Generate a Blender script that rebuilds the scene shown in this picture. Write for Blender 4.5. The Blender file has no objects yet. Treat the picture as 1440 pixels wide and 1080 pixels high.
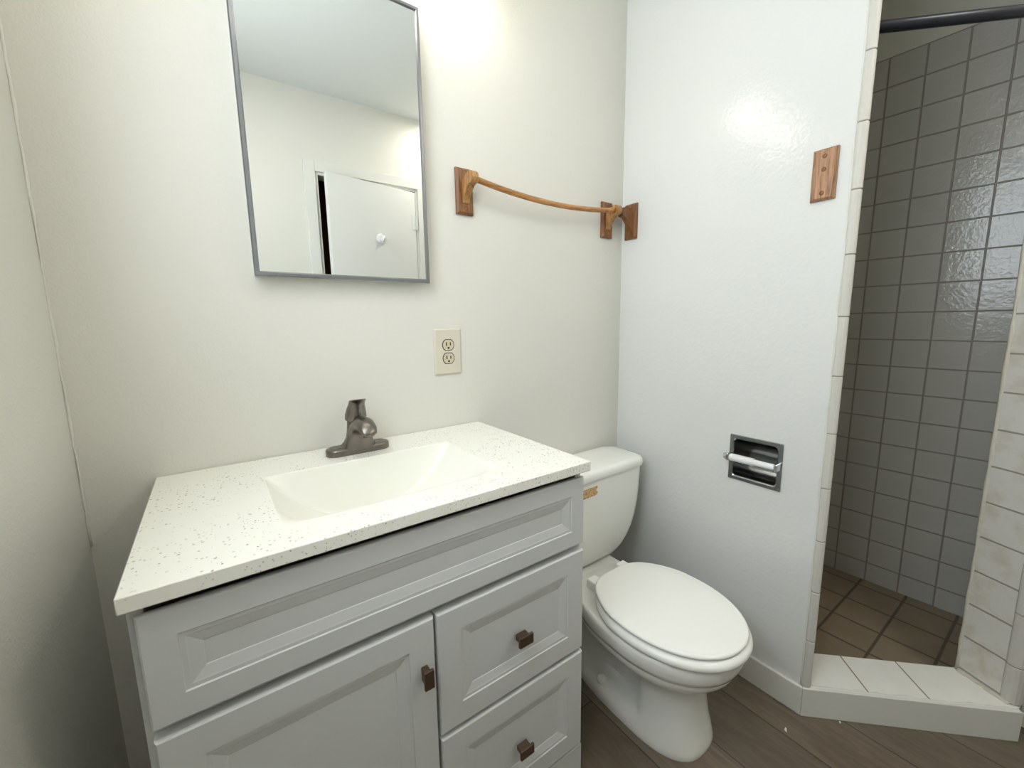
import bpy, bmesh, math, random
from mathutils import Vector, Matrix
random.seed(7)
S = bpy.context.scene
C = S.collection
PI = math.pi

# ------------------------------------------------------------ camera
CAM = Vector((0.1216, -1.1161, 1.1792))
FPX = 586.5
def cam_matrix(yaw, pitch, roll):
    rz = Matrix.Rotation(yaw, 3, 'Z'); rx = Matrix.Rotation(pitch, 3, 'X')
    cr, sr = math.cos(roll), math.sin(roll)
    ry = Matrix(((cr, 0, sr), (0, 1, 0), (-sr, 0, cr)))
    R = rz @ rx @ ry                       # columns: right, forward, up
    r, f, u = R.col[0], R.col[1], R.col[2]
    return Matrix(((r[0], u[0], -f[0]), (r[1], u[1], -f[1]), (r[2], u[2], -f[2])))
cd = bpy.data.cameras.new('camera')
cd.sensor_width = 36; cd.lens = FPX / 1440 * 36
cd.clip_start = 0.01
cam = bpy.data.objects.new('camera', cd); C.objects.link(cam)
cam.matrix_world = Matrix.Translation(CAM) @ cam_matrix(math.radians(-35.6), math.radians(-8.54), math.radians(0.81)).to_4x4()
S.camera = cam

# ------------------------------------------------------------ world, exposure
w = bpy.data.worlds.new('world'); S.world = w; w.use_nodes = True
w.node_tree.nodes['Background'].inputs[0].default_value = (0.6, 0.75, 1.0, 1)
w.node_tree.nodes['Background'].inputs[1].default_value = 1.0
S.view_settings.view_transform = 'Standard'; S.view_settings.look = 'None'
S.view_settings.exposure = 0.0; S.view_settings.gamma = 1.0
LAMP_E = 12.5        # emission of the globe lamp
CEIL_E = 32.0        # emission of the fill discs added on the ceiling
WINDOW_E = 7.0        # emission of the frosted window pane

# ------------------------------------------------------------ materials
def lin(c):
    c = c / 255
    return c / 12.92 if c <= 0.04045 else ((c + 0.055) / 1.055) ** 2.4
def rgb(r, g, b): return (lin(r), lin(g), lin(b), 1)

class Mat:
    def __init__(s, name, col=(0.8, 0.8, 0.8, 1), rough=0.5, metal=0.0, spec=0.5, coat=0.0):
        s.m = bpy.data.materials.new(name); s.m.use_nodes = True
        s.t = s.m.node_tree; s.b = s.t.nodes['Principled BSDF']
        s.b.inputs['Base Color'].default_value = col
        s.b.inputs['Roughness'].default_value = rough
        s.b.inputs['Metallic'].default_value = metal
        s.b.inputs['Specular IOR Level'].default_value = spec
        if coat:
            s.b.inputs['Coat Weight'].default_value = coat; s.b.inputs['Coat Roughness'].default_value = 0.08
    def n(s, typ, **kw):
        nd = s.t.nodes.new(typ)
        for k, v in kw.items(): setattr(nd, k, v)
        return nd
    def l(s, a, b): s.t.links.new(a, b)
    def put(s, v, sock):
        if hasattr(v, 'links') or isinstance(v, bpy.types.NodeSocket): s.l(v, sock)
        else: sock.default_value = v
    def math(s, op, a, b=None, c=None, clamp=False):
        nd = s.n('ShaderNodeMath', operation=op, use_clamp=clamp)
        s.put(a, nd.inputs[0])
        if b is not None: s.put(b, nd.inputs[1])
        if c is not None: s.put(c, nd.inputs[2])
        return nd.outputs[0]
    def pos(s):
        g = s.n('ShaderNodeNewGeometry'); sp = s.n('ShaderNodeSeparateXYZ'); s.l(g.outputs['Position'], sp.inputs[0])
        return g.outputs['Position'], sp.outputs[0], sp.outputs[1], sp.outputs[2]
    def noise(s, vec, scale, detail=3, rough=0.5, dist=0.0):
        nd = s.n('ShaderNodeTexNoise'); s.l(vec, nd.inputs['Vector'])
        nd.inputs['Scale'].default_value = scale; nd.inputs['Detail'].default_value = detail
        nd.inputs['Roughness'].default_value = rough; nd.inputs['Distortion'].default_value = dist
        return nd.outputs['Fac']
    def scaled(s, vec, sc):
        nd = s.n('ShaderNodeMapping'); s.l(vec, nd.inputs[0]); nd.inputs['Scale'].default_value = sc
        return nd.outputs[0]
    def ramp(s, fac, stops):
        nd = s.n('ShaderNodeValToRGB'); s.l(fac, nd.inputs[0]); e = nd.color_ramp.elements
        while len(e) < len(stops): e.new(0.5)
        for i, (p, c) in enumerate(stops): e[i].position = p; e[i].color = c
        return nd.outputs[0]
    def mix(s, fac, a, b, blend='MIX'):
        nd = s.n('ShaderNodeMix', data_type='RGBA', blend_type=blend)
        s.put(fac, nd.inputs[0]); s.put(a, nd.inputs[6]); s.put(b, nd.inputs[7])
        return nd.outputs[2]
    def rng(s, v, a, b, c=0.0, d=1.0):
        nd = s.n('ShaderNodeMapRange'); s.l(v, nd.inputs[0])
        for i, q in enumerate((a, b, c, d)): nd.inputs[i + 1].default_value = q
        return nd.outputs[0]
    def grout(s, coord, pitch, off, half, soft=0.0012):
        f = s.math('FRACT', s.math('DIVIDE', s.math('SUBTRACT', coord, off), pitch))
        d = s.math('MULTIPLY', s.math('SUBTRACT', 0.5, s.math('ABSOLUTE', s.math('SUBTRACT', f, 0.5))), pitch)
        return s.rng(d, half, half + soft, 1.0, 0.0)       # 1 on the grout line
    def col(s, v): s.put(v, s.b.inputs['Base Color'])
    def bump(s, h, strength, dist=0.002, base=None):
        nd = s.n('ShaderNodeBump'); s.l(h, nd.inputs['Height'])
        nd.inputs['Strength'].default_value = strength; nd.inputs['Distance'].default_value = dist
        if base is not None: s.l(base, nd.inputs['Normal'])
        s.l(nd.outputs[0], s.b.inputs['Normal']); return nd.outputs[0]

def paint(name, col, rough, bumpk, scale=260):
    m = Mat(name, col, rough)
    p, *_ = m.pos()
    a = m.noise(p, scale, 2); b = m.noise(p, 9, 2)
    h = m.math('ADD', a, m.math('MULTIPLY', b, 1.5))
    m.bump(h, bumpk, 0.0012)
    return m.m
M = {}
M['wall'] = paint('wall_paint', rgb(221, 219, 210), 0.42, 0.45, 200)
M['wall_gloss'] = paint('semi_gloss_wall_paint', rgb(225, 226, 223), 0.14, 0.55, 95)
M['ceiling'] = paint('ceiling_paint', rgb(226, 229, 226), 0.7, 0.3)
M['trim'] = paint('trim_paint', rgb(222, 221, 214), 0.35, 0.1)
M['door'] = paint('door_paint', rgb(224, 224, 220), 0.35, 0.08)

def simple(key, col, rough=0.5, metal=0.0, spec=0.5, coat=0.0, nscale=0, nb=0.0, var=0.0):
    m = Mat(key, col, rough, metal, spec, coat)
    p, *_ = m.pos()
    f = m.noise(p, nscale or 40, 3)
    if var:
        m.col(m.mix(f, tuple(c * (1 - var) for c in col[:3]) + (1,), tuple(min(1, c * (1 + var)) for c in col[:3]) + (1,)))
    if nb: m.bump(f, nb, 0.001)
    M[key] = m.m
    return m
simple('porcelain', rgb(240, 240, 234), 0.12, coat=0.5, var=0.01, nscale=6)
simple('seat_plastic', rgb(248, 248, 244), 0.25, var=0.01, nscale=6)
simple('cabinet_paint', rgb(205, 207, 206), 0.38, var=0.012, nscale=30)
simple('cabinet_inside', rgb(120, 116, 108), 0.7, var=0.05)
simple('bronze_knob', rgb(112, 94, 80), 0.42, 0.9, var=0.15, nscale=120)
simple('recess_chrome', rgb(130, 132, 134), 0.16, 1.0, nscale=25, nb=0.08)
simple('rim_chrome', rgb(165, 167, 170), 0.2, 1.0, nscale=40, nb=0.05)
simple('chrome', rgb(205, 207, 208), 0.12, 1.0, nscale=30, nb=0.03)
simple('frame_metal', rgb(140, 142, 146), 0.35, 1.0, var=0.1, nscale=60)
simple('white_plastic', rgb(236, 237, 237), 0.35, var=0.01)
simple('outlet_plate', rgb(214, 207, 190), 0.4, var=0.02)
simple('receptacle', rgb(206, 196, 170), 0.4, var=0.02)
simple('black_slot', rgb(26, 22, 18), 0.8, var=0.1)
simple('rod_metal', rgb(40, 42, 50), 0.35, 0.6, var=0.1)
simple('dark_hall', rgb(150, 100, 74), 0.8, var=0.1, nscale=8)
simple('hinge_paint', rgb(222, 222, 220), 0.4, var=0.02)
simple('caulk', rgb(205, 200, 186), 0.6, nscale=70, nb=0.4, var=0.12)
simple('paint_flake', rgb(240, 240, 236), 0.6, var=0.02)
simple('drain_metal', rgb(160, 160, 160), 0.25, 1.0, var=0.05)
mm = Mat('mirror_silver', (0.93, 0.95, 0.94, 1), 0.0, 1.0)
f = mm.noise(mm.pos()[0], 3, 1); mm.put(mm.rng(f, 0, 1, 0.0, 0.004), mm.b.inputs['Roughness']); M['mirror'] = mm.m

# gun-metal faucet: brushed
m = Mat('brushed_gunmetal', rgb(128, 122, 116), 0.28, 1.0)
p, *_ = m.pos(); f = m.noise(m.scaled(p, (40, 40, 900)), 3, 2)
m.put(m.rng(f, 0.3, 0.7, 0.27, 0.40), m.b.inputs['Roughness']); M['gunmetal'] = m.m

# oak
def oak(key, a, b, axis):
    m = Mat(key, a, 0.4)
    p, *_ = m.pos()
    sc = [90, 90, 90]; sc[axis] = 7
    v = m.scaled(p, tuple(sc))
    f = m.noise(v, 1.6, 5, 0.65, 0.6); g = m.noise(v, 7, 3, 0.6)
    f = m.math('ADD', m.math('MULTIPLY', f, 0.75), m.math('MULTIPLY', g, 0.25))
    m.col(m.ramp(f, [(0.36, b), (0.5, a), (0.66, tuple(min(1, c * 1.5) for c in a[:3]) + (1,))]))
    m.bump(f, 0.25, 0.0006)
    M[key] = m.m
oak('oak_bracket', rgb(128, 84, 46), rgb(84, 52, 26), 2)
oak('oak_arm', rgb(168, 124, 74), rgb(116, 78, 42), 2)  # paler oak for the arms on the back wall
oak('oak_bar', rgb(178, 126, 72), rgb(120, 78, 40), 0)
oak('oak_pale', rgb(162, 122, 90), rgb(106, 72, 48), 2)

# quartz-look vanity top with specks, clean basin
m = Mat('speckled_white_top', rgb(240, 239, 230), 0.25)
p, px, py, pz = m.pos()
vo = m.n('ShaderNodeTexVoronoi'); m.l(p, vo.inputs['Vector']); vo.inputs['Scale'].default_value = 190
sep = m.n('ShaderNodeSeparateColor'); m.l(vo.outputs['Color'], sep.inputs[0])
pick = m.math('GREATER_THAN', sep.outputs[0], 0.45)
size = m.math('MULTIPLY', sep.outputs[1], 0.40)
dot = m.math('LESS_THAN', vo.outputs['Distance'], size)
clump = m.rng(m.noise(p, 9, 4), 0.36, 0.58)
inx = m.math('MULTIPLY', m.math('GREATER_THAN', px, 0.182), m.math('LESS_THAN', px, 0.604))
iny = m.math('MULTIPLY', m.math('GREATER_THAN', py, -0.415), m.math('LESS_THAN', py, -0.143))
outb = m.math('SUBTRACT', 1.0, m.math('MULTIPLY', inx, iny))
fac = m.math('MULTIPLY', m.math('MULTIPLY', m.math('MULTIPLY', pick, dot), clump), outb)
speck = m.ramp(sep.outputs[2], [(0.0, rgb(168, 160, 146)), (0.5, rgb(204, 202, 194)), (1.0, rgb(128, 112, 98))])
m.col(m.mix(fac, rgb(240, 239, 230), speck)); M['top'] = m.m

# wall tile on the shower's far wall, in the wall's own frame (rows up, columns along it)
PITCH = 0.108
def tile_wall(key, col, groutc, coord, cpitch, coff, rpitch, roff, bumpy, rough, ztop=None, half=0.0018, stain=None):
    m = Mat(key, col, rough)
    p, px, py, pz = m.pos()
    c = {'x': px, 'y': py}.get(coord) if isinstance(coord, str) else m.math('ADD', m.math('MULTIPLY', px, coord[0]), m.math('MULTIPLY', py, coord[1]))
    g = m.grout(pz, rpitch, roff, half)
    if cpitch: g = m.math('MAXIMUM', g, m.grout(c, cpitch, coff, half))
    big = m.noise(p, 5, 2)
    base = m.mix(m.math('MULTIPLY', big, 0.5), col, tuple(q * 0.86 for q in col[:3]) + (1,))
    if stain: base = m.mix(m.math('MULTIPLY', m.rng(m.noise(p, 16, 4, 0.6), 0.5, 0.75), 0.8), base, stain)
    res = m.mix(g, base, groutc)
    h = m.math('SUBTRACT', m.math('MULTIPLY', m.noise(p, 75, 3, 0.6), bumpy), m.math('MULTIPLY', g, 2.0))
    if ztop:
        above = m.math('GREATER_THAN', pz, ztop)
        res = m.mix(above, res, rgb(200, 198, 186)); h = m.math('MULTIPLY', h, m.math('SUBTRACT', 1.0, above))
        g = m.math('MAXIMUM', g, above)
    m.col(res); m.bump(h, 0.7, 0.0016)
    m.put(m.math('ADD', m.math('MULTIPLY', g, 0.45), rough), m.b.inputs['Roughness'])
    M[key] = m.m
TILE = rgb(184, 182, 174); GROUT = rgb(142, 135, 125)
GY, GZ = -0.5327, 1.7325
tile_wall('shower_tile', TILE, GROUT, 'y', PITCH, GY, PITCH, GZ, 1.0, 0.06, ztop=GZ + 4 * PITCH + 0.001)
tile_wall('shower_tile_side', TILE, GROUT, 'x', PITCH, 2.36, PITCH, GZ, 1.0, 0.06, ztop=GZ + 4 * PITCH + 0.001)
tile_wall('jamb_tile', rgb(226, 223, 216), rgb(168, 160, 150), 'x', 0, 0, PITCH, 0.100, 0.3, 0.25, stain=rgb(200, 192, 168))
simple('bullnose_tile', rgb(208, 205, 198), 0.25, nscale=60, nb=0.15, var=0.05)
simple('grout', rgb(150, 143, 130), 0.8, var=0.1)
m = Mat('curb_tile', rgb(232, 230, 222), 0.35)
p, px, py, pz = m.pos()
sxy = m.math('MULTIPLY', m.math('SUBTRACT', px, py), 0.70711)
g = m.math('MULTIPLY', m.grout(sxy, 0.157, 1.7175, 0.0016), m.math('LESS_THAN', sxy, 1.95))
m.col(m.mix(g, m.mix(m.noise(p, 18, 3), rgb(244, 243, 238), rgb(234, 232, 224)), rgb(150, 142, 130)))
m.bump(m.math('SUBTRACT', m.math('MULTIPLY', m.noise(p, 60, 2), 0.4), g), 0.5, 0.0012); M['curb_tile'] = m.m

# brown shower pan tile
m = Mat('pan_tile', rgb(128, 110, 88), 0.5)
p, px, py, pz = m.pos()
g = m.math('MAXIMUM', m.grout(px, 0.1475, 2.152, 0.0026, 0.003), m.grout(py, 0.1475, -0.632, 0.0026, 0.003))
f = m.noise(p, 12, 4)
m.col(m.mix(g, m.mix(f, rgb(152, 136, 112), rgb(126, 112, 94)), rgb(88, 78, 66)))
m.bump(m.math('SUBTRACT', m.math('MULTIPLY', f, 0.5), g), 0.5, 0.002); M['pan_tile'] = m.m

# grey-brown plank floor; planks run along y
m = Mat('plank_floor', rgb(92, 80, 70), 0.42)
p, px, py, pz = m.pos()
PW, PL = 0.182, 1.22
row = m.math('FLOOR', m.math('DIVIDE', m.math('SUBTRACT', px, 1.524), PW))
rnd = m.n('ShaderNodeTexWhiteNoise', noise_dimensions='1D'); m.l(row, rnd.inputs['W'])
yo = m.math('ADD', py, m.math('MULTIPLY', rnd.outputs['Value'], 1.1))
idx = m.math('FLOOR', m.math('DIVIDE', yo, PL))
rn2 = m.n('ShaderNodeTexWhiteNoise', noise_dimensions='2D')
cv = m.n('ShaderNodeCombineXYZ'); m.l(row, cv.inputs[0]); m.l(idx, cv.inputs[1]); m.l(cv.outputs[0], rn2.inputs['Vector'])
off = m.n('ShaderNodeCombineXYZ'); m.l(m.math('MULTIPLY', rn2.outputs['Value'], 9.0), off.inputs[0]); m.l(m.math('MULTIPLY', rn2.outputs['Value'], 5.0), off.inputs[1])
va = m.n('ShaderNodeVectorMath', operation='ADD'); m.l(p, va.inputs[0]); m.l(off.outputs[0], va.inputs[1])
gr = m.noise(m.scaled(va.outputs[0], (16, 2.6, 1)), 1.6, 6, 0.62, 1.6)
gf = m.noise(m.scaled(va.outputs[0], (110, 9, 1)), 1.0, 4)
tone = m.math('ADD', m.math('MULTIPLY', gr, 0.7), m.math('MULTIPLY', gf, 0.3))
c1 = m.ramp(tone, [(0.28, rgb(98, 85, 71)), (0.5, rgb(122, 109, 93)), (0.72, rgb(142, 129, 112))])
c2 = m.mix(m.math('MULTIPLY', rn2.outputs['Value'], 0.8), c1, rgb(76, 67, 57))
g = m.math('MAXIMUM', m.grout(px, PW, 1.524, 0.0007), m.grout(yo, PL, 0, 0.0007))
m.col(m.mix(g, c2, rgb(34, 28, 24))); m.bump(m.math('SUBTRACT', m.math('MULTIPLY', tone, 0.4), g), 0.3, 0.0008)
M['floor'] = m.m

# tan residue strip on the tank
m = Mat('tape_residue', rgb(196, 160, 112), 0.7); p, *_ = m.pos()
m.col(m.ramp(m.noise(p, 130, 4, 0.6), [(0.35, rgb(170, 128, 84)), (0.5, rgb(204, 168, 120)), (0.68, rgb(222, 196, 152))])); M['tape'] = m.m
def emis(key, col, e):
    m = Mat(key, col, 0.4); m.b.inputs['Emission Color'].default_value = col; m.b.inputs['Emission Strength'].default_value = e; M[key] = m.m
emis('frosted_daylight', (0.83, 0.915, 1.0, 1), WINDOW_E)
emis('fill_disc_glow', (1.0, 0.95, 0.86, 1), CEIL_E)
emis('bulb_glow', (1.0, 0.94, 0.83, 1), LAMP_E)

# ------------------------------------------------------------ mesh helpers
def link(name, me, mat, parent=None, smooth=False, bevel=0.0, seg=2, angle=30):
    o = bpy.data.objects.new(name, me); C.objects.link(o)
    for mt in (mat if isinstance(mat, (list, tuple)) else [mat]): me.materials.append(M[mt])
    if parent is not None: o.parent = parent; o.matrix_parent_inverse = parent.matrix_basis.inverted()
    if bevel:
        b = o.modifiers.new('bevel', 'BEVEL'); b.width = bevel; b.segments = seg; b.limit_method = 'ANGLE'; b.angle_limit = math.radians(angle)
        b.harden_normals = False
    if smooth:
        for pl in me.polygons: pl.use_smooth = True
    return o
class MB:
    def __init__(s): s.bm = bmesh.new()
    def face(s, pts, mi=0):
        f = s.bm.faces.new([s.bm.verts.new(p) for p in pts]); f.material_index = mi; return f
    def box(s, x0, x1, y0, y1, z0, z1, mi=0):
        v = [s.bm.verts.new(p) for p in ((x0,y0,z0),(x1,y0,z0),(x1,y1,z0),(x0,y1,z0),(x0,y0,z1),(x1,y0,z1),(x1,y1,z1),(x0,y1,z1))]
        for q in ((3,2,1,0),(4,5,6,7),(0,1,5,4),(1,2,6,5),(2,3,7,6),(3,0,4,7)):
            s.bm.faces.new([v[i] for i in q]).material_index = mi
        return s
    def prism(s, poly, z0, z1, mi=0):
        a = [s.bm.verts.new((p[0], p[1], z0)) for p in poly]; b = [s.bm.verts.new((p[0], p[1], z1)) for p in poly]
        n = len(poly)
        s.bm.faces.new(a[::-1]).material_index = mi; s.bm.faces.new(b).material_index = mi
        for i in range(n): s.bm.faces.new([a[i], a[(i+1)%n], b[(i+1)%n], b[i]]).material_index = mi
        return s
    def loft(s, secs, cap=True, closed=True, mi=0):
        rows = [[s.bm.verts.new(p) for p in sec] for sec in secs]
        n = len(rows[0])
        for a, b in zip(rows, rows[1:]):
            for i in range(n if closed else n - 1):
                j = (i + 1) % n
                s.bm.faces.new([a[i], a[j], b[j], b[i]]).material_index = mi
        if cap:
            s.bm.faces.new(rows[0][::-1]).material_index = mi; s.bm.faces.new(rows[-1]).material_index = mi
        return s
    def tube(s, pts, r, n=16, cap=True, mi=0):
        pts = [Vector(p) for p in pts]
        rs = r if isinstance(r, (list, tuple)) else [r] * len(pts)
        secs = []; up = None
        for i, p in enumerate(pts):
            t = (pts[min(i+1, len(pts)-1)] - pts[max(i-1, 0)]).normalized()
            if up is None:
                up = Vector((0, 0, 1)) if abs(t.z) < 0.9 else Vector((0, 1, 0))
            u = (up - t * up.dot(t)).normalized(); v = t.cross(u); up = u
            secs.append([p + (u * math.cos(2*PI*k/n) + v * math.sin(2*PI*k/n)) * rs[i] for k in range(n)])
        return s.loft(secs, cap, mi=mi)
    def done(s, name, mat, parent=None, smooth=False, bevel=0.0, seg=2, angle=30):
        bmesh.ops.recalc_face_normals(s.bm, faces=s.bm.faces)
        me = bpy.data.meshes.new(name); s.bm.to_mesh(me); s.bm.free()
        return link(name, me, mat, parent, smooth, bevel, seg, angle)
def thing(name, loc, label, cat, group=None):
    o = bpy.data.objects.new(name, None); C.objects.link(o); o.location = loc; o.empty_display_size = 0.05
    o['label'] = label; o['category'] = cat
    if group: o['group'] = group
    bpy.context.view_layer.update()
    return o
def tag(o, label, cat, group=None):
    o['label'] = label; o['category'] = cat
    if group: o['group'] = group
    return o
def struct(o, label=None, cat=None):
    o['kind'] = 'structure'
    if label: o['label'] = label
    if cat: o['category'] = cat
    return o
def sub(o, k=1):
    md = o.modifiers.new('sub', 'SUBSURF'); md.levels = k; md.render_levels = k; return o
def smooth_angle(o, deg=40):
    for pl in o.data.polygons: pl.use_smooth = True
    o.data.set_sharp_from_angle(angle=math.radians(deg)); return o
def arc(cx, cy, r, a0, a1, n=6):
    return [(cx + r*math.cos(math.radians(a0+(a1-a0)*i/n)), cy + r*math.sin(math.radians(a0+(a1-a0)*i/n))) for i in range(n+1)]
def rrect(x0, x1, y0, y1, r, n=6):
    return arc(x1-r, y1-r, r, 0, 90, n) + arc(x0+r, y1-r, r, 90, 180, n) + arc(x0+r, y0+r, r, 180, 270, n) + arc(x1-r, y0+r, r, 270, 360, n)

# ------------------------------------------------------------ room
XL, XP, XR, YO, ZC = -0.1122, 1.455, 1.915, -1.71, 2.49
XS = 2.36
struct(MB().box(XL-0.1, XS+0.15, YO-1.2, 0.1, -0.1, 0).done('floor', 'floor'), 'grey brown wood plank floor of the bathroom', 'floor')
struct(MB().box(XL-0.1, XS+0.15, YO-1.2, 0.1, ZC, ZC+0.1).done('ceiling', 'ceiling'), 'flat pale painted ceiling', 'ceiling')
struct(MB().box(XL-0.1, XP+0.06, 0, 0.1, 0, ZC).done('wall_back', 'wall'), 'off white back wall behind vanity and mirror', 'wall')
# left wall with the high window's opening
WY0, WY1, WZ0, WZ1 = -1.12, -0.45, 1.25, 2.25
b = MB()
b.box(XL-0.1, XL, YO, WY0, 0, ZC); b.box(XL-0.1, XL, WY1, 0, 0, ZC); b.box(XL-0.1, XL, WY0, WY1, 0, WZ0); b.box(XL-0.1, XL, WY0, WY1, WZ1, ZC)
struct(b.done('wall_left', 'wall'), 'off white painted left wall', 'wall')
# far wall (seen in the mirror) with the doorway
DX0, DX1, DZ = 0.705, 1.335, 2.055
b = MB()
b.box(XL-0.1, DX0, YO-0.1, YO, 0, ZC); b.box(DX1, XR+0.6, YO-0.1, YO, 0, ZC); b.box(DX0, DX1, YO-0.1, YO, DZ, ZC)
struct(b.done('wall_front', 'wall'), 'white wall with the door, reflected in the mirror', 'wall')
b = MB(); b.box(DX0-0.3, DX1+0.3, YO-1.15, YO-1.1, 0, ZC); b.box(DX0-0.32, DX0-0.3, YO-1.1, YO-0.1, 0, ZC); b.box(DX1+0.3, DX1+0.32, YO-1.1, YO-0.1, 0, ZC)
struct(b.done('wall_hall', 'dark_hall'), 'dark brown hall wall beyond the door', 'wall')
struct(MB().box(XR, XR+0.1, YO, -1.112, 0, ZC).done('wall_right', 'wall'), 'white wall to the right of the shower', 'wall')

# partition between toilet and shower, with the recess for the paper holder
HY0, HY1, HZ0, HZ1 = -0.611, -0.473, 0.674, 0.803
b = MB()
YE = -0.718
ys, zs = [YE, HY0, HY1, 0.0], [0, HZ0, HZ1, ZC]
for i in range(3):
    for j in range(3):
        if i == 1 and j == 1: continue
        b.face([(XP, ys[i+1], zs[j]), (XP, ys[i], zs[j]), (XP, ys[i], zs[j+1]), (XP, ys[i+1], zs[j+1])])
HD = 0.062
for q in ([(HY0,HZ0),(HY1,HZ0)], [(HY1,HZ0),(HY1,HZ1)], [(HY1,HZ1),(HY0,HZ1)], [(HY0,HZ1),(HY0,HZ0)]):
    (ya, za), (yb, zb) = q
    b.face([(XP, ya, za), (XP, yb, zb), (XP+HD, yb, zb), (XP+HD, ya, za)])
b.face([(XP+HD, HY0, HZ0), (XP+HD, HY1, HZ0), (XP+HD, HY1, HZ1), (XP+HD, HY0, HZ1)])
pl = [(XP, YE), (1.553, -0.622), (1.553, 0)]
for a, c in zip(pl, pl[1:]): b.face([(a[0],a[1],0),(c[0],c[1],0),(c[0],c[1],ZC),(a[0],a[1],ZC)])
b.face([(XP,0,ZC),(XP,YE,ZC),(1.553,-0.622,ZC),(1.553,0,ZC)])
bmesh.ops.remove_doubles(b.bm, verts=b.bm.verts, dist=1e-5)
struct(b.done('wall_partition', 'wall_gloss'), 'glossy white wall between toilet and shower', 'wall')

# bullnose tile column along the partition's end
def bullnose(name, poly, z0, joints, ztop, inset, label):
    b = MB(); zz = [z0] + joints + [ztop]
    for a, c in zip(zz, zz[1:]): b.prism(poly, a + 0.0012, c - 0.0012)
    o = b.done(name, ['bullnose_tile', 'grout'], bevel=0.002, seg=2, angle=50)
    bb = bmesh.new(); bb.from_mesh(o.data)
    cx = sum(p[0] for p in poly)/len(poly); cy = sum(p[1] for p in poly)/len(poly)
    pin = [(cx + (p[0]-cx)*inset, cy + (p[1]-cy)*inset) for p in poly]
    n = len(pin); lo = [bb.verts.new((p[0],p[1],z0)) for p in pin]; hi = [bb.verts.new((p[0],p[1],ztop)) for p in pin]
    for i in range(n):
        f = bb.faces.new([lo[i], lo[(i+1)%n], hi[(i+1)%n], hi[i]]); f.material_index = 1
    bmesh.ops.recalc_face_normals(bb, faces=bb.faces)
    bb.to_mesh(o.data); bb.free()
    return struct(o, label, 'tile trim')
poly = [(1.4545, -0.7175), (1.4515, -0.7225), (1.4515, -0.729), (1.4535, -0.7345), (1.458, -0.7385), (1.464, -0.7395), (1.470, -0.737), (1.565, -0.642), (1.557, -0.624)]
bullnose('trim_1', poly, 0.092, [0.243 + 0.156*k for k in range(15) if 0.243+0.156*k < ZC-0.05], ZC, 0.93, 'column of white bullnose tiles on the end of the partition')

# shower walls
b = MB()
def xw(y): return 2.3562 + 0.0195*(-0.5327 - y)
b.prism([(xw(0.0), 0.0), (xw(-1.2), -1.2), (XS+0.15, -1.2), (XS+0.15, 0.0)], 0, ZC)
struct(b.done('wall_shower_far', 'shower_tile'), 'grey white square tiled wall at the back of the shower', 'wall')
struct(MB().box(XP+0.06, XS+0.15, 0, 0.1, 0, ZC).done('wall_shower_left', 'shower_tile_side'), 'tiled shower wall behind the partition', 'wall')
J1 = Vector((1.905, -0.983)); J0 = Vector((1.850, -1.095))
e = (J0 - J1).normalized(); nrm = Vector((e.y, -e.x))      # faces the opening
if nrm.x > 0: nrm = -nrm
G0 = J1 + e * 0.098
struct(MB().prism([J1, G0, (1.93, -1.112), (xw(-1.1)+0.0, -1.112), (xw(-0.983), -0.983)], 0, ZC).done('wall_shower_right', 'jamb_tile'), 'stained white tiled jamb on the right of the shower opening', 'wall')
def jp(s, n): q = J1 + e*s + nrm*n; return (q.x, q.y)
poly = [jp(0.0985, -0.01), jp(0.0985, 0.001), jp(0.104, 0.003), jp(0.113, 0.0035), jp(0.121, 0.001), jp(0.128, -0.004), jp(0.132, -0.012), jp(0.133, -0.022), (1.914, -1.1125), (1.914, -1.095)]
bullnose('trim_2', poly, 0.092, [0.205 + 0.1555*k for k in range(15) if 0.205+0.1555*k < ZC-0.05], ZC, 0.9, 'column of rounded tiles on the right shower jamb')
# caulk beads on the jamb
b = MB()
pts = [(J1.x + 0.003 + random.uniform(-.0012, .0012), J1.y + 0.003, z) for z in [0.09 + 0.05*k for k in range(48)]]
b.tube(pts, [0.0045 + random.uniform(-.0015, .002) for _ in pts], 8)
pts = [tuple(J1 + e*s + nrm*(0.003+random.uniform(-.002, .002))) + (0.091,) for s in [0.01*k for k in range(13)]]
b.tube(pts, [0.005 + random.uniform(-.001, .003) for _ in pts], 8)
struct(b.done('trim_3', 'caulk', smooth=True), 'rough yellowed caulk line along the right shower jamb', 'caulk')
# flaking caulk and paint edge beside the bullnose
b = MB()
pts = [(1.4555, -0.7165 + random.uniform(-.0015, .0015), 0.095 + 0.03*k) for k in range(79)]
b.tube(pts, [0.002 + abs(random.gauss(0, 0.0009)) for _ in pts], 6)
struct(b.done('trim_4', 'trim', smooth=True), 'uneven painted caulk line beside the bullnose tiles', 'caulk')

b = MB(); pts = [(XL+0.0015+random.uniform(-.001, .001), -0.0015, 0.75+0.035*k) for k in range(49)]
b.tube(pts, [0.0016 + abs(random.gauss(0, 0.0011)) for _ in pts], 6)
struct(b.done('trim_10', 'wall', smooth=True), 'uneven painted caulk in the left corner', 'caulk')
# pan and curb
struct(MB().prism([(1.5, -0.60), (1.95, -1.05), (2.37, -1.05), (2.37, 0), (1.5, 0)], 0.0, 0.03).done('floor_shower', 'pan_tile'), 'brown square tiled shower floor', 'floor')
CZ = 0.09
curb = [(1.4545, -0.722), (1.8465, -1.108), (1.914, -1.111), (1.914, -0.975), (1.902, -0.966), (1.618, -0.684), (1.555, -0.625), (1.464, -0.716)]
struct(MB().prism(curb, 0.0, CZ).done('trim_5', 'curb_tile', bevel=0.003), 'low white tiled curb across the shower opening', 'curb')
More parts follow.
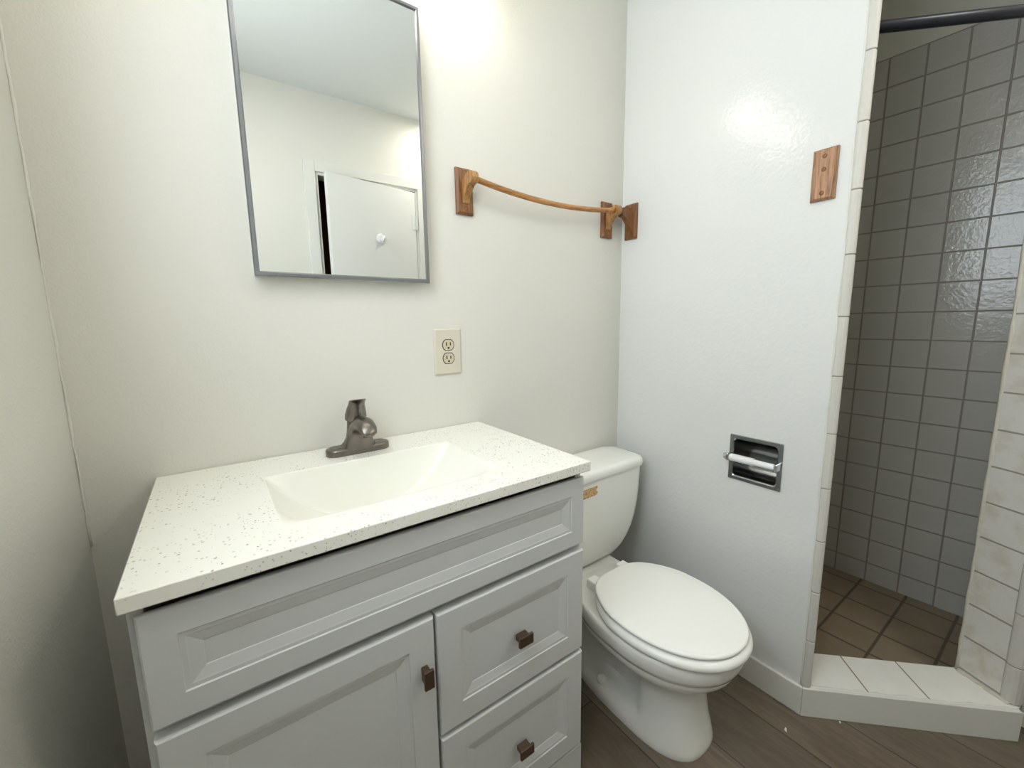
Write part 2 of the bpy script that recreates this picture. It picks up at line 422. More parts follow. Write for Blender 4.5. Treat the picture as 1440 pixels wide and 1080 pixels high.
# board on the curb's face
A = Vector((1.4545, -0.7225)); B = Vector((1.8465, -1.1085)); d = (B-A).normalized(); nn = Vector((-d.y, d.x)); nn = nn if nn.x < 0 else -nn
T = 0.012
b = MB().prism([A, B, B + d*0.001 + nn*T, A + nn*T - d*0.005], 0.0, CZ+0.002)
struct(b.done('trim_6', 'trim', bevel=0.0015), 'white painted board along the front of the shower curb', 'trim')
b = MB(); pts = []
for k in range(40):
    q = A + (B-A)*(k/39); pts.append((q.x+random.uniform(-.002, .002), q.y+random.uniform(-.002, .002), CZ+0.0005))
b.tube(pts, [0.0025+abs(random.gauss(0, .0012)) for _ in pts], 6)
struct(b.done('trim_7', 'trim', smooth=True), 'uneven white caulk along the top of the curb board', 'caulk')
# baseboards
BBH = 0.092
b = MB().prism([(XP, -0.012), (XP, -0.7225), (XP-0.0125, -0.7272), (XP-0.0125, -0.012)], 0, BBH)
struct(b.done('baseboard_right', 'trim', bevel=0.003), 'white baseboard along the wall beside the toilet', 'baseboard')
struct(MB().box(0.80, XP-0.0125, -0.012, 0, 0, BBH).done('baseboard_back', 'trim', bevel=0.003), 'white baseboard on the back wall behind the toilet', 'baseboard')
struct(MB().box(XL, DX0-0.065, YO, YO+0.012, 0, BBH).done('baseboard_front', 'trim', bevel=0.003), 'white baseboard beside the door', 'baseboard')

# curtain rod across the shower opening
r0 = Vector((1.548, -0.668)); rd = Vector((1, -1)).normalized()
L = 0.52; zr = 1.893
a = Vector((1.503, -0.685)) ; 
rod = thing('shower_curtain_rod', (1.7, -0.85, zr), 'dark curtain rod across the top of the shower opening', 'curtain rod')
p0 = Vector((1.512, -0.672, zr)); p1 = p0 + Vector((rd.x, rd.y, 0))*0.475
MB().tube([p0, p1], 0.0135, 20).done('rod', 'rod_metal', rod, smooth=True, bevel=0.001)
for q, s in ((p0, 1), (p1, -1)):
    MB().tube([q, q + Vector((rd.x, rd.y, 0))*s*0.012], 0.024, 20).done('flange', 'rod_metal', rod, smooth=True, bevel=0.002)

# ------------------------------------------------------------ window high in the left wall (daylight)
b = MB()
for (y0, y1, z0, z1) in ((WY0-.05, WY0, WZ0-.05, WZ1+.05), (WY1, WY1+.05, WZ0-.05, WZ1+.05), (WY0, WY1, WZ0-.05, WZ0), (WY0, WY1, WZ1, WZ1+.05)):
    b.box(XL, XL+0.012, y0, y1, z0, z1)
win = struct(b.done('window_1', 'trim', bevel=0.002), 'frosted window in the left wall', 'window')
b = MB()
for (y0, y1, z0, z1) in ((WY0, WY0+.025, WZ0, WZ1), (WY1-.025, WY1, WZ0, WZ1), (WY0+.025, WY1-.025, WZ0, WZ0+.025), (WY0+.025, WY1-.025, WZ1-.025, WZ1)):
    b.box(XL-0.07, XL-0.04, y0, y1, z0, z1)
b.done('sash', 'trim', win)
MB().box(XL-0.06, XL-0.052, WY0+.02, WY1-.02, WZ0+.02, WZ1-.02).done('pane', 'frosted_daylight', win)

# ------------------------------------------------------------ door (seen in the mirror)
fr = MB()
for (x0, x1, z0, z1) in ((DX0-0.06, DX0, 0, DZ+0.06), (DX1, DX1+0.06, 0, DZ+0.06), (DX0, DX1, DZ, DZ+0.06)):
    fr.box(x0, x1, YO, YO+0.016, z0, z1)
struct(fr.done('trim_8', 'trim', bevel=0.003), 'white door casing reflected in the mirror', 'door casing')
fr = MB(); fr.box(DX0, DX0+0.015, YO-0.1, YO+0.004, 0, DZ); fr.box(DX1-0.015, DX1, YO-0.1, YO+0.004, 0, DZ); fr.box(DX0+0.015, DX1-0.015, YO-0.1, YO+0.004, DZ-0.015, DZ)
struct(fr.done('trim_9', 'trim'), 'white door jamb around the doorway', 'door jamb')
hx, hy = DX1-0.018, YO+0.006
DW = 0.585
door = struct(MB().box(-DW, 0, -0.036, 0, 0.012, DZ-0.022).done('door_1', 'door', bevel=0.002), 'white flush door standing ajar, reflected in the mirror', 'door')
door.location = (hx, hy, 0); door.rotation_euler = (0, 0, -math.radians(11.0))
bpy.context.view_layer.update()
def on_door(b, name, mat, **k):
    o = b.done(name, mat, None, **k); o.parent = door; return o
b = MB(); b.tube([(-0.27, 0.0, 1.705), (-0.27, 0.010, 1.705)], 0.030, 24)
hook = on_door(b, 'hook_plate', 'white_plastic', smooth=True, bevel=0.003)
b = MB(); b.tube([(-0.27, 0.010, 1.70), (-0.27, 0.035, 1.69), (-0.27, 0.045, 1.70), (-0.27, 0.043, 1.716)], [0.008, 0.007, 0.007, 0.009], 12)
o = b.done('hook_prong', 'white_plastic', None, smooth=True); o.parent = hook
for z in (1.84, 1.0, 0.2):
    b = MB(); b.tube([(0.004, 0.006, z-0.045), (0.004, 0.006, z+0.045)], 0.007, 12); b.box(-0.03, 0.0, 0.0, 0.002, z-0.045, z+0.045)
    on_door(b, 'hinge', 'hinge_paint', smooth=False)
b = MB(); b.tube([(-DW+0.06, 0, 0.95), (-DW+0.06, 0.03, 0.95), (-DW+0.06, 0.04, 0.95), (-DW+0.06, 0.06, 0.95), (-DW+0.06, 0.066, 0.95)], [0.012, 0.012, 0.024, 0.026, 0.012], 20)
on_door(b, 'door_knob', 'chrome', smooth=True)

# ------------------------------------------------------------ vanity light above the mirror
LY, LZ, LR = -0.105, 2.07, 0.055
vl = thing('wall_lamp', (0.575, 0, 2.12), 'two globe lamp on the back wall above the mirror', 'wall lamp')
MB().box(0.37, 0.78, -0.022, 0, 2.145, 2.20).done('back_plate', 'chrome', vl, bevel=0.005)
for LX in (0.41, 0.745):
    MB().tube([(LX, -0.020, 2.172), (LX, -0.085, 2.176), (LX, -0.104, 2.155), (LX, LY, LZ+LR-0.004)], [0.011, 0.011, 0.014, 0.03], 16).done('arm', 'chrome', vl, smooth=True)
    b = MB(); bmesh.ops.create_uvsphere(b.bm, u_segments=32, v_segments=20, radius=LR, matrix=Matrix.Translation((LX, LY, LZ)))
    b.done('globe', 'bulb_glow', vl, smooth=True)

for KX, KY, KR, lab in ((0.10, -0.95, 0.115, 'smaller flat round white ceiling fill light added nearer the window'), (1.55, -1.45, 0.150, 'larger flat round white ceiling fill light added in front of the shower')):
    cl = thing('ceiling_fill_light', (KX, KY, ZC), lab, 'added ceiling fill light', 'flat round added ceiling fill lights')  # unseen fill discs, added to brighten the lower room
    b = MB(); b.loft([[(KX+r*math.cos(2*PI*k/48), KY+r*math.sin(2*PI*k/48), z) for k in range(48)] for r, z in ((KR+0.015, ZC), (KR+0.015, ZC-0.018), (KR, ZC-0.018), (KR, ZC-0.010))], cap=False)
    smooth_angle(b.done('ring', 'white_plastic', cl), 40)
    MB().tube([(KX, KY, ZC-0.006), (KX, KY, ZC-0.011)], KR, 48).done('diffuser', 'fill_disc_glow', cl)

# ------------------------------------------------------------ medicine cabinet mirror
mc = thing('medicine_cabinet', (0.418, 0, 1.285), 'grey framed rectangular mirror cabinet on the back wall', 'mirror')
mx0, mx1, mz0, mz1, my = 0.2125, 0.6235, 1.2855, 1.957, -0.038
MB().box(mx0+0.002, mx1-0.002, -0.028, 0, mz0+0.002, mz1-0.002).done('body', 'white_plastic', mc)
F = 0.0105
b = MB()
secs = []
for (ins, y) in ((0.0, -0.0285), (0.0, my+0.002), (0.002, my), (F-0.003, my), (F, my+0.004), (F, -0.030)):
    secs.append([(mx0+ins, y, mz0+ins), (mx1-ins, y, mz0+ins), (mx1-ins, y, mz1-ins), (mx0+ins, y, mz1-ins)])
b.loft(secs, cap=False)
b.done('frame', 'frame_metal', mc)
MB().box(mx0+F-0.001, mx1-F+0.001, -0.034, -0.029, mz0+F-0.001, mz1-F+0.001).done('mirror_glass', 'mirror', mc)

# ------------------------------------------------------------ oak towel bars
def plate(b_, parent, org, u, nv, mat, screws=True, hole=False):
    # bevelled rectangular back plate, org = centre on the wall; u = horizontal direction on the wall, nv = out of the wall
    up = Vector((0, 0, 1)); org = Vector(org)
    hw, hh = 0.0275, 0.0635
    secs = []
    for (ins, d) in ((0.0, 0.0), (0.0, 0.0075), (0.0055, 0.013)):
        secs.append([org + u*sx*(hw-ins) + up*sz*(hh-ins) + nv*d for sx, sz in ((-1,-1),(1,-1),(1,1),(-1,1))])
    MB().loft(secs).done('back_plate', mat, parent, bevel=0.0008)
    for z in ((-0.048, 0.048) if not hole else (-0.046, 0.044, 0.012)):
        c = org + up*z
        MB().tube([c + nv*0.0125, c + nv*0.0135, c+nv*0.0145], [0.0055, 0.0055, 0.003], 14).done('screw_plug', 'oak_bracket', parent, smooth=True)
def bracket(name, org, u, nv, label, reach=0.052, arm='oak_bracket'):
    t = thing(name, org, label, 'towel bar bracket')
    up = Vector((0, 0, 1)); org = Vector(org)
    plate(None, t, org, u, nv, 'oak_bracket')
    # arm profile in (out, up): broad at the plate, sweeping up to the ring
    prof = [(0.012, -0.034), (0.012, 0.030), (0.024, 0.034), (reach-0.016, 0.041)]
    for k in range(13):
        a = math.radians(140 - k*21); prof.append((reach + 0.0185*math.cos(a), 0.026 + 0.0185*math.sin(a)))
    prof = prof[:-3] + [(reach-0.006, 0.0085), (reach-0.014, 0.001), (reach-0.024, -0.010), (0.019, -0.024), (0.015, -0.034)]
    hwid = 0.0115
    MB().loft([[org + nv*p + up*q + u*s for p, q in prof] for s in (-hwid, hwid)]).done('arm', arm, t, bevel=0.003, seg=2, angle=50)
    return t, org + nv*reach + up*0.026
X, Y = Vector((1, 0, 0)), Vector((0, 1, 0))
ta, ra = bracket('towel_bar_bracket', (0.757, 0, 1.5505), X, -Y, 'oak bracket with paler arm holding the left end of the wooden towel bar', arm='oak_arm')
tb, rb = bracket('towel_bar_bracket', (1.360, 0, 1.5455), X, -Y, 'oak bracket on the back wall holding the right end of the wooden towel bar', arm='oak_arm')
tc, rc = bracket('towel_bar_bracket', (XP, -0.046, 1.5435), Y, -X, 'oak bracket on the glossy wall, tucked in the corner by the towel bar', 0.052)
b = MB(); pts = []
for k in range(25):
    t_ = k/24; x_ = ra.x+0.004 + (rb.x-ra.x-0.008)*t_
    pts.append((x_, ra.y + (rb.y-ra.y)*t_, ra.z + (rb.z-ra.z)*t_ - 0.024*4*t_*(1-t_)))
b.tube(pts, 0.0082, 16)
tag(b.done('towel_bar', 'oak_bar', smooth=True), 'sagging pale oak towel bar between two brackets on the back wall', 'towel bar')
t = thing('bare_towel_bar_plate', (XP, -0.66, 1.5425), 'oak plate with screw holes and no arm, beside the shower tiles', 'wall plate')
plate(None, t, (XP, -0.66, 1.5425), Y, -X, 'oak_pale', hole=True)

# ------------------------------------------------------------ outlet
ot = thing('electrical_outlet', (0.687, 0, 1.0935), 'almond double outlet plate on the wall above the vanity', 'outlet')
ox, oz, hw, hh = 0.687, 1.0935, 0.0435, 0.0675
b = MB(); secs = []
for ins, y in ((0, 0), (0, -0.003), (0.0035, -0.0062), (0.005, -0.0065)):
    secs.append([(q[0], y, q[1]) for q in rrect(ox-hw+ins, ox+hw-ins, oz-hh+ins, oz+hh-ins, 0.004-ins*0.5, 3)])
b.loft(secs); b.done('cover_plate', 'outlet_plate', ot)
def recpoly(cz, r=0.0172, cut=0.0148):
    pts = []
    for k in range(40):
        a = 2*PI*k/40; pts.append((ox + r*math.cos(a), cz + max(-cut, min(cut, r*math.sin(a)))))
    return pts
for cz in (oz+0.0196, oz-0.0196):
    b = MB(); b.loft([[(ox+(q[0]-ox)*1.13, y, cz+(q[1]-cz)*1.13) for q in recpoly(cz)] for y in (-0.0060, -0.0067)])
    b.done('receptacle_gap', 'black_slot', ot)
    b = MB(); b.loft([[(q[0], y, q[1]) for q in recpoly(cz)] for y in (-0.0062, -0.0082)])
    rc_ = b.done('receptacle', 'receptacle', ot, bevel=0.0006)
    for x_, h_ in ((-0.0063, 0.0055), (0.0063, 0.0046)):
        MB().box(ox+x_-0.0016, ox+x_+0.0016, -0.0084, -0.0080, cz+0.003-h_, cz+0.003+h_).done('slot', 'black_slot', rc_)
    MB().tube([(ox, -0.0080, cz-0.0085), (ox, -0.0084, cz-0.0085)], 0.0032, 14).done('ground_hole', 'black_slot', rc_)
MB().tube([(ox, -0.0062, oz), (ox, -0.0078, oz)], 0.003, 14).done('screw', 'outlet_plate', ot, smooth=True)

# ------------------------------------------------------------ recessed paper holder
th = thing('toilet_paper_holder', (XP, -0.542, 0.664), 'chrome recessed paper holder in the glossy wall beside the toilet', 'paper holder')
yc, zc, hy, hz = -0.542, 0.7385, 0.0775, 0.0735
def rr(ins, x_, r): return [(x_, q[0], q[1]) for q in rrect(yc-hy+ins, yc+hy-ins, zc-hz+ins, zc+hz-ins, r, 4)]
MB().loft([rr(0, XP+0.0, 0.003), rr(0, XP-0.0035, 0.003), rr(0.0015, XP-0.005, 0.003), rr(0.0105, XP-0.005, 0.010), rr(0.0135, XP-0.003, 0.010), rr(0.0135, XP+0.002, 0.010)], cap=False).done('rim_plate', 'rim_chrome', th)
# cavity: half-round trough
b = MB(); secs = []
yA, yB, R = yc-hy+0.0125, yc+hy-0.0125, 0.058
prof = [(-0.060, 0.0)] + [(R*math.sin(math.radians(a))*1.02, math.cos(math.radians(a))) for a in range(-90, 91, 10)] + [(0.060, 0.0)]
prof = [(zc+q[0], XP+0.001+0.052*max(0, q[1])) for q in prof]
b.loft([[(q[1], y, q[0]) for q in prof] for y in (yA, yB)], cap=False, closed=False)
for y in (yA, yB): b.face([(q[1], y, q[0]) for q in prof])
bmesh.ops.remove_doubles(b.bm, verts=b.bm.verts, dist=1e-6)
smooth_angle(b.done('recess', 'recess_chrome', th), 50)
zr_, xr_ = 0.742, XP-0.022
for y, s in ((yc+hy-0.006, 1), (yc-hy+0.006, -1)):
    b = MB()
    b.box(xr_-0.010, XP-0.004, y-0.004, y+0.004, zr_-0.012, zr_+0.012)
    b.done('arm', 'chrome', th, bevel=0.003)
ro = MB(); y0, y1 = yc+hy-0.002, yc-hy+0.010
ro.tube([(xr_, y0+0.008, zr_), (xr_, y0+0.001, zr_), (xr_, y0-0.004, zr_)], [0.009, 0.010, 0.010], 20)
ro.done('end_cap', 'chrome', th, smooth=True, bevel=0.001)
ro = MB(); ro.tube([(xr_, y0-0.010, zr_), (xr_, y0-0.014, zr_), (xr_, -0.548, zr_), (xr_, -0.5485, zr_), (xr_, -0.5485, zr_), (xr_, y1+0.008, zr_), (xr_, y1+0.002, zr_)],
                   [0.010, 0.0118, 0.0118, 0.0118, 0.0095, 0.0095, 0.008], 24)
smooth_angle(ro.done('roller', 'white_plastic', th))

# ------------------------------------------------------------ vanity cabinet
vc = thing('vanity_cabinet', (0.394, -0.24, 0), 'light grey painted vanity cabinet with a door and drawers', 'cabinet')
bx0, bx1, by0, by1, bz1 = 0.003, 0.785, -0.455, -0.004, 0.842
b = MB()
b.box(bx0, bx0+0.016, by0, by1, 0, bz1); b.box(bx1-0.016, bx1, by0, by1, 0, bz1)
b.box(bx0+0.016, bx1-0.016, by1-0.010, by1, 0.1, bz1); b.box(bx0+0.016, bx1-0.016, by0, by1-0.010, 0.09, 0.105)
# face frame
b.box(bx0+0.016, bx1-0.016, by0, by0+0.018, 0.770, 0.815); b.box(bx0+0.016, bx0+0.05, by0, by0+0.018, 0.105, 0.815); b.box(bx1-0.05, bx1-0.016, by0, by0+0.018, 0.105, 0.815)
b.box(0.385, 0.42, by0, by0+0.018, 0.105, 0.65); b.box(bx0+0.05, bx1-0.05, by0, by0+0.018, 0.648, 0.68); b.box(0.42, bx1-0.05, by0, by0+0.018, 0.37, 0.40)
b.done('body', 'cabinet_paint', vc)
def panel(name, x0, x1, z0, z1, border, yf=-0.475, parent=vc, back=-0.4555):
    rings = [(0, back), (0, yf+0.005), (0.0008, yf+0.0022), (0.003, yf), (border-0.002, yf), (border-0.0005, yf+0.0018), (border+0.005, yf+0.0020), (border+0.007, yf+0.0026),
             (border+0.022, yf+0.0056), (border+0.0232, yf+0.0064), (border+0.025, yf+0.0064)]
    b = MB(); b.loft([[(x0+i, y, z0+i), (x1-i, y, z0+i), (x1-i, y, z1-i), (x0+i, y, z1-i)] for i, y in rings])
    return b.done(name, 'cabinet_paint', parent)
px0, px1 = 0.0115, 0.7795
panel('false_front', px0, px1, 0.668, 0.829, 0.040, back=-0.4665)
dr = panel('door', px0, 0.3995, 0.122, 0.6525, 0.050)
d1 = panel('drawer', 0.4045, px1, 0.3985, 0.6525, 0.050)
d2 = panel('drawer', 0.4045, px1, 0.1305, 0.3885, 0.050)
MB().box(bx0, bx1, -0.470, by0+0.02, 0.0, 0.118).done('base_rail', 'cabinet_paint', vc, bevel=0.002)
def knob(parent, x0, x1, z0, z1, vert):
    xc, zc_ = (x0+x1)/2, (z0+z1)/2
    kb = MB(); 
    if vert: kb.box(xc-0.006, xc+0.006, -0.4925, -0.4745, zc_-0.013, zc_+0.013)
    else: kb.box(xc-0.013, xc+0.013, -0.4925, -0.4745, zc_-0.006, zc_+0.006)
    kb.box(x0, x1, -0.4985, -0.4925, z0, z1)
    return kb.done('knob', 'bronze_knob', parent, bevel=0.0012)
knob(d1, 0.575, 0.611, 0.511, 0.534, False); knob(d2, 0.575, 0.611, 0.241, 0.264, False); knob(dr, 0.3675, 0.386, 0.535, 0.571, True)

# countertop with integral trough basin
H, CW, CD, CT = 0.867, 0.787, 0.4865, 0.0225
b = MB()
NX, NY = 190, 120
sx0, sx1, sy0, sy1 = 0.183, 0.601, -0.412, -0.146
def sst(a, c, t):
    t = max(0, min(1, (t-a)/(c-a))); return t*t*(3-2*t)
def depth(x_, y_):
    if not (sx0 < x_ < sx1 and sy0 < y_ < sy1): return 0.0
    u = (x_-(sx0+sx1)/2)/((sx1-sx0)/2)
    fu = 1-abs(u)**2.3
    back = max(0.0, min(1.0, (sy1-y_)/0.022)); back = 1-(1-back)**1.6
    front = sst(0, 1, (y_-sy0)/0.105)
    return 0.123*min(fu, 1)*min(back, front)
edge = 0.003
xs_ = sorted(set([round(CW*i/NX, 5) for i in range(NX+1)] + [sx0, sx1])); ys_ = sorted(set([round(-CD+(CD-0.002)*j/NY, 5) for j in range(NY+1)] + [sy0, sy1, sy1-0.003, sy1-0.006, sy1-0.012, sy1-0.018, sy1-0.022, sy1-0.026]))
grid = [[b.bm.verts.new((x_, y_, H-depth(x_, y_))) for x_ in xs_] for y_ in ys_]
for j in range(len(ys_)-1):
    for i in range(len(xs_)-1):
        b.bm.faces.new([grid[j][i], grid[j][i+1], grid[j+1][i+1], grid[j+1][i]])
# sides and underside rim
per = [grid[0][i] for i in range(len(xs_))] + [grid[j][-1] for j in range(1, len(ys_))] + [grid[-1][i] for i in range(len(xs_)-2, -1, -1)] + [grid[j][0] for j in range(len(ys_)-2, 0, -1)]
low = [b.bm.verts.new((v.co.x, v.co.y, H-CT)) for v in per]
inn = [b.bm.verts.new((0.394+(v.co.x-0.394)*0.9, -0.243+(v.co.y+0.243)*0.86, H-CT)) for v in per]
n = len(per)
for i in range(n):
    j = (i+1) % n
    b.bm.faces.new([per[i], low[i], low[j], per[j]]); b.bm.faces.new([low[i], inn[i], inn[j], low[j]])
ct = b.done('vanity_countertop', 'top', bevel=0.0)
smooth_angle(ct, 40)
bv = ct.modifiers.new('bevel', 'BEVEL'); bv.width = 0.0018; bv.segments = 2; bv.limit_method = 'ANGLE'; bv.angle_limit = math.radians(60)
tag(ct, 'speckled white vanity countertop with an integrated rectangular basin', 'countertop')
MB().tube([(0.392, -0.285, H-0.1235), (0.392, -0.285, H-0.1205), (0.392, -0.285, H-0.1195)], [0.024, 0.024, 0.019], 28).done('drain', 'drain_metal', ct, smooth=True)

# ------------------------------------------------------------ faucet
fx, fy = 0.392, -0.080
fa = thing('faucet', (fx, fy, H), 'brushed dark metal single handle faucet behind the basin', 'faucet')
def ell(cx, cy, z, rx, ry, n=28, p=2.0, tilt=0.0):
    out = []
    for k in range(n):
        a = 2*PI*k/n; c, s = math.cos(a), math.sin(a)
        dx = rx*math.copysign(abs(c)**(2/p), c); dy = ry*math.copysign(abs(s)**(2/p), s)
        out.append((cx+dx, cy+dy, z+tilt*dy))
    return out
def stadium(ins, z, L=0.0755, W=0.0265):
    r = W-ins; l = L-W
    pts = []
    for k in range(13): a = math.radians(-90+180*k/12); pts.append((fx+l+r*math.cos(a), fy+r*math.sin(a), z))
    for k in range(13): a = math.radians(90+180*k/12); pts.append((fx-l+r*math.cos(a), fy+r*math.sin(a), z))
    return pts
b = MB(); b.loft([stadium(0, H+0.0003), stadium(0, H+0.012), stadium(0.0012, H+0.0150), stadium(0.004, H+0.0162)])
smooth_angle(b.done('base_plate', 'gunmetal', fa), 50)
# tower flaring into the base
b = MB(); secs = []
for z, rx, ry in ((0.013, 0.052, 0.022), (0.018, 0.041, 0.0225), (0.026, 0.032, 0.0225), (0.038, 0.0255, 0.0222), (0.055, 0.0225, 0.0215), (0.072, 0.0212, 0.021), (0.079, 0.0208, 0.0208)):
    secs.append(ell(fx, fy+0.004, H+z, rx, ry))
b.loft(secs); smooth_angle(b.done('body', 'gunmetal', fa), 50)
# spout: broad foot at the front, bending forward into a hooded tip
b = MB(); secs = []
for (y, z, rx, rh, dy, dz) in ((-0.014, 0.012, 0.040, 0.018, 0.95, 0.0), (-0.015, 0.030, 0.033, 0.018, 0.95, 0.1), (-0.018, 0.050, 0.0275, 0.019, 0.92, 0.25), (-0.028, 0.066, 0.0235, 0.020, 0.72, 0.68),
                               (-0.048, 0.077, 0.0225, 0.0190, 0.35, 0.94), (-0.070, 0.079, 0.0220, 0.0170, 0.05, 1.0), (-0.092, 0.074, 0.0205, 0.0125, -0.35, 0.94), (-0.105, 0.066, 0.0165, 0.0065, -0.6, 0.8), (-0.110, 0.062, 0.008, 0.003, -0.6, 0.8)):
    l_ = math.hypot(dy, dz); dy /= l_; dz /= l_; sec = []
    for k in range(24):
        a = 2*PI*k/24; c, s = math.cos(a), math.sin(a)
        sec.append((fx+rx*math.copysign(abs(c)**0.85, c), fy + y + rh*s*dy, H + z + rh*s*dz))
    secs.append(sec)
b.loft(secs); smooth_angle(b.done('spout', 'gunmetal', fa), 60)
b = MB(); b.tube([(fx, fy-0.078, H+0.066), (fx, fy-0.079, H+0.052)], 0.0105, 20); smooth_angle(b.done('aerator', 'gunmetal', fa), 50)
# handle: domed cap drawn forward into a flared lip
b = MB(); secs = []
for z, cy, rx, ry, tl in ((0.080, 0.003, 0.0245, 0.0240, 0.0), (0.084, 0.003, 0.0255, 0.0250, 0.0), (0.094, 0.002, 0.0250, 0.0245, -0.06), (0.103, -0.001, 0.0232, 0.0230, -0.14), (0.113, -0.005, 0.0210, 0.0215, -0.26),
                          (0.121, -0.011, 0.0192, 0.0215, -0.30), (0.1275, -0.018, 0.0190, 0.0238, -0.26), (0.1312, -0.023, 0.0192, 0.0255, -0.18), (0.1330, -0.023, 0.0165, 0.0220, -0.18)):
    secs.append(ell(fx, fy+cy, H+z, rx, ry, tilt=tl))
b.loft(secs); smooth_angle(b.done('handle', 'gunmetal', fa), 50)

# ------------------------------------------------------------ toilet
TX = 1.113
to = thing('toilet', (TX, -0.36, 0), 'white toilet with closed lid between vanity and glossy wall', 'toilet')
def egg(z, yb, yf, hw, n=56, pf=2.1, pb=2.6, ymax=None, wfun=None):
    ym = ymax if ymax is not None else (yb*0.52+yf*0.48); out = []
    for k in range(n):
        a = 2*PI*k/n; c, s = math.cos(a), math.sin(a)
        p_ = pb if s > 0 else pf
        x_ = hw*math.copysign(abs(c)**(2/p_), c)
        y_ = ym + ((yb-ym) if s > 0 else (ym-yf))*math.copysign(abs(s)**(2/p_), s)
        if wfun: x_ *= wfun(y_, z)
        out.append((TX+x_, y_, z))
    return out
def waist(y_, z):
    k = sst(0.045, 0.075, z)*(1-sst(0.19, 0.25, z)); t = sst(-0.475, -0.425, y_)
    return 1-0.5*k*t
b = MB(); secs = []
for z, yb, yf, hw, pf in ((0.0, -0.13, -0.618, 0.113, 2.7), (0.010, -0.13, -0.62, 0.115, 2.7), (0.022, -0.13, -0.618, 0.113, 2.7), (0.04, -0.13, -0.614, 0.109, 2.7), (0.06, -0.13, -0.610, 0.106, 2.7), (0.08, -0.13, -0.606, 0.103, 2.6), (0.12, -0.14, -0.600, 0.099, 2.6), (0.16, -0.15, -0.595, 0.096, 2.6),
                          (0.185, -0.16, -0.594, 0.098, 2.5), (0.205, -0.17, -0.604, 0.112, 2.4), (0.222, -0.18, -0.622, 0.132, 2.3), (0.236, -0.19, -0.643, 0.150, 2.2), (0.248, -0.20, -0.660, 0.163, 2.15), (0.260, -0.20, -0.671, 0.1705, 2.1), (0.274, -0.20, -0.676, 0.1735, 2.1), (0.279, -0.20, -0.675, 0.173, 2.1),
                          (0.2815, -0.20, -0.681, 0.177, 2.1), (0.295, -0.20, -0.687, 0.181, 2.1), (0.310, -0.20, -0.690, 0.183, 2.1), (0.322, -0.20, -0.690, 0.183, 2.1), (0.330, -0.20, -0.687, 0.180, 2.1), (0.333, -0.203, -0.680, 0.174, 2.1)):
    secs.append(egg(z, yb, yf, hw, pf=pf, wfun=waist, ymax=-0.46 if z > 0.23 else -0.44))
b.loft(secs)
# rear deck that carries the tank
b.loft([[(q[0], q[1], z) for q in rrect(TX-hw, TX+hw, -0.30, -0.03, 0.03, 5)] for z, hw in ((0.16, 0.06), (0.22, 0.085), (0.27, 0.115), (0.315, 0.125), (0.322, 0.123), (0.3235, 0.119))])
smooth_angle(b.done('bowl', 'porcelain', to), 50)
# foot bolt cap
b = MB(); bmesh.ops.create_uvsphere(b.bm, u_segments=18, v_segments=12, radius=0.0165, matrix=Matrix.Translation((TX-0.088, -0.322, 0.052)))
b.done('bolt_cap', 'porcelain', to, smooth=True)
# seat ring
ZS = 0.3345
b = MB(); SY = (-0.285, -0.704, 0.1835, -0.475)
def sring(z, g): return egg(z, SY[0]-g, SY[1]+g, SY[2]-g, ymax=SY[3], pb=3.0, wfun=lambda y_, z: 1-0.15*sst(-0.45, -0.285, y_))
b.loft([sring(ZS, 0.007), sring(ZS+0.004, 0.002), sring(ZS+0.011, 0.0), sring(ZS+0.018, 0.002), sring(ZS+0.023, 0.007), sring(ZS+0.0255, 0.014), sring(ZS+0.0255, 0.045), sring(ZS, 0.055)], cap=False)
smooth_angle(b.done('seat', 'seat_plastic', to), 60)
ZL = ZS+0.0285
b = MB(); SY = (-0.277, -0.694, 0.1745, -0.472)
b.loft([sring(ZL, 0.006), sring(ZL+0.003, 0.001), sring(ZL+0.007, 0.0), sring(ZL+0.0105, 0.003), sring(ZL+0.0118, 0.008), sring(ZL+0.0112, 0.011), sring(ZL+0.0120, 0.014), sring(ZL+0.0135, 0.05), sring(ZL+0.0145, 0.11), sring(ZL+0.0148, 0.17)])
smooth_angle(b.done('lid', 'seat_plastic', to), 60)
for sx in (-0.070, 0.070):
    b = MB(); b.box(TX+sx-0.019, TX+sx+0.019, -0.292, -0.250, 0.3238, 0.3615)
    b.done('hinge', 'seat_plastic', to, bevel=0.005, seg=3)
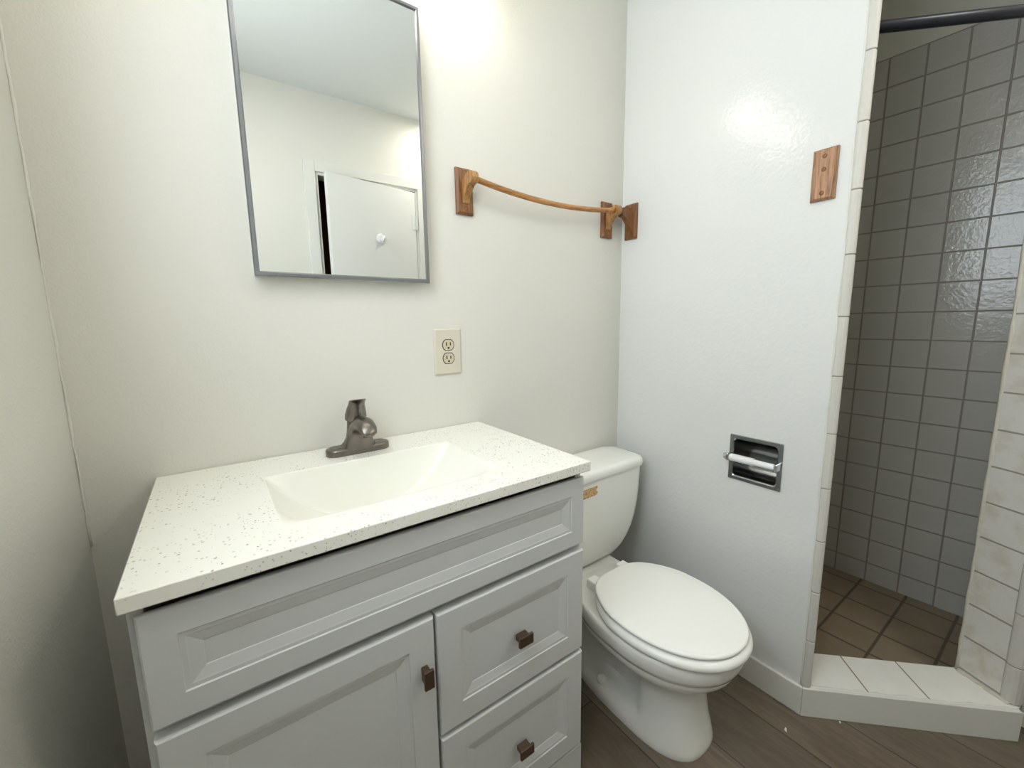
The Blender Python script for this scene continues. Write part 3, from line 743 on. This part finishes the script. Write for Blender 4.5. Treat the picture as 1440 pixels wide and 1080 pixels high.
# tank
TKX = TX+0.008
def trr(z, hw, y0, y1, r): return [(q[0], q[1], z) for q in rrect(TKX-hw, TKX+hw, y0, y1, r, 6)]
b = MB(); secs = []
for z, hw, y0, r in ((0.3245, 0.128, -0.158, 0.04), (0.329, 0.145, -0.166, 0.045), (0.342, 0.172, -0.173, 0.047), (0.362, 0.197, -0.178, 0.047), (0.39, 0.219, -0.182, 0.047), (0.425, 0.237, -0.185, 0.046), (0.47, 0.251, -0.187, 0.045), (0.52, 0.259, -0.189, 0.044), (0.58, 0.264, -0.190, 0.043), (0.650, 0.2665, -0.191, 0.042)):
    secs.append(trr(z, hw, y0, -0.016, r))
b.loft(secs); smooth_angle(b.done('tank', 'porcelain', to), 50)
b = MB(); b.loft([trr(0.6505, 0.268, -0.193, -0.012, 0.046), trr(0.6525, 0.275, -0.199, -0.008, 0.05), trr(0.664, 0.277, -0.2005, -0.007, 0.052), trr(0.674, 0.2745, -0.198, -0.009, 0.05), trr(0.6805, 0.268, -0.192, -0.014, 0.046), trr(0.6825, 0.255, -0.180, -0.024, 0.04), trr(0.6832, 0.20, -0.14, -0.06, 0.02)])
smooth_angle(b.done('tank_lid', 'porcelain', to), 60)
# tan tape residue on the tank front
b = MB(); zt, yt = 0.6105, -0.1905
outl = [(1.030, zt-0.016), (1.085, zt-0.0165), (1.128, zt-0.015), (1.136, zt-0.006), (1.127, zt+0.001), (1.135, zt+0.012), (1.132, zt+0.016), (1.080, zt+0.0155), (1.030, zt+0.016)]
b.loft([[(x_, y_, z) for x_, z in outl] for y_ in (yt+0.0006, yt-0.0008)])
o = b.done('tape_residue', 'tape', to); o['label'] = 'tan strip of torn tape on the tank'

# ------------------------------------------------------------ white flakes on the floor
b = MB(); b.prism([(1.354, -0.726), (1.366, -0.721), (1.367, -0.717), (1.356, -0.719)], 0.0003, 0.002)
tag(b.done('paint_flake', 'paint_flake'), 'larger white paint flake on the plank floor near the toilet', 'paint flake')
b = MB(); b.prism([(1.510, -0.808), (1.516, -0.806), (1.515, -0.802), (1.509, -0.804)], 0.0003, 0.0016)
tag(b.done('paint_flake', 'paint_flake'), 'tiny white paint flake on the floor in front of the curb', 'paint flake')
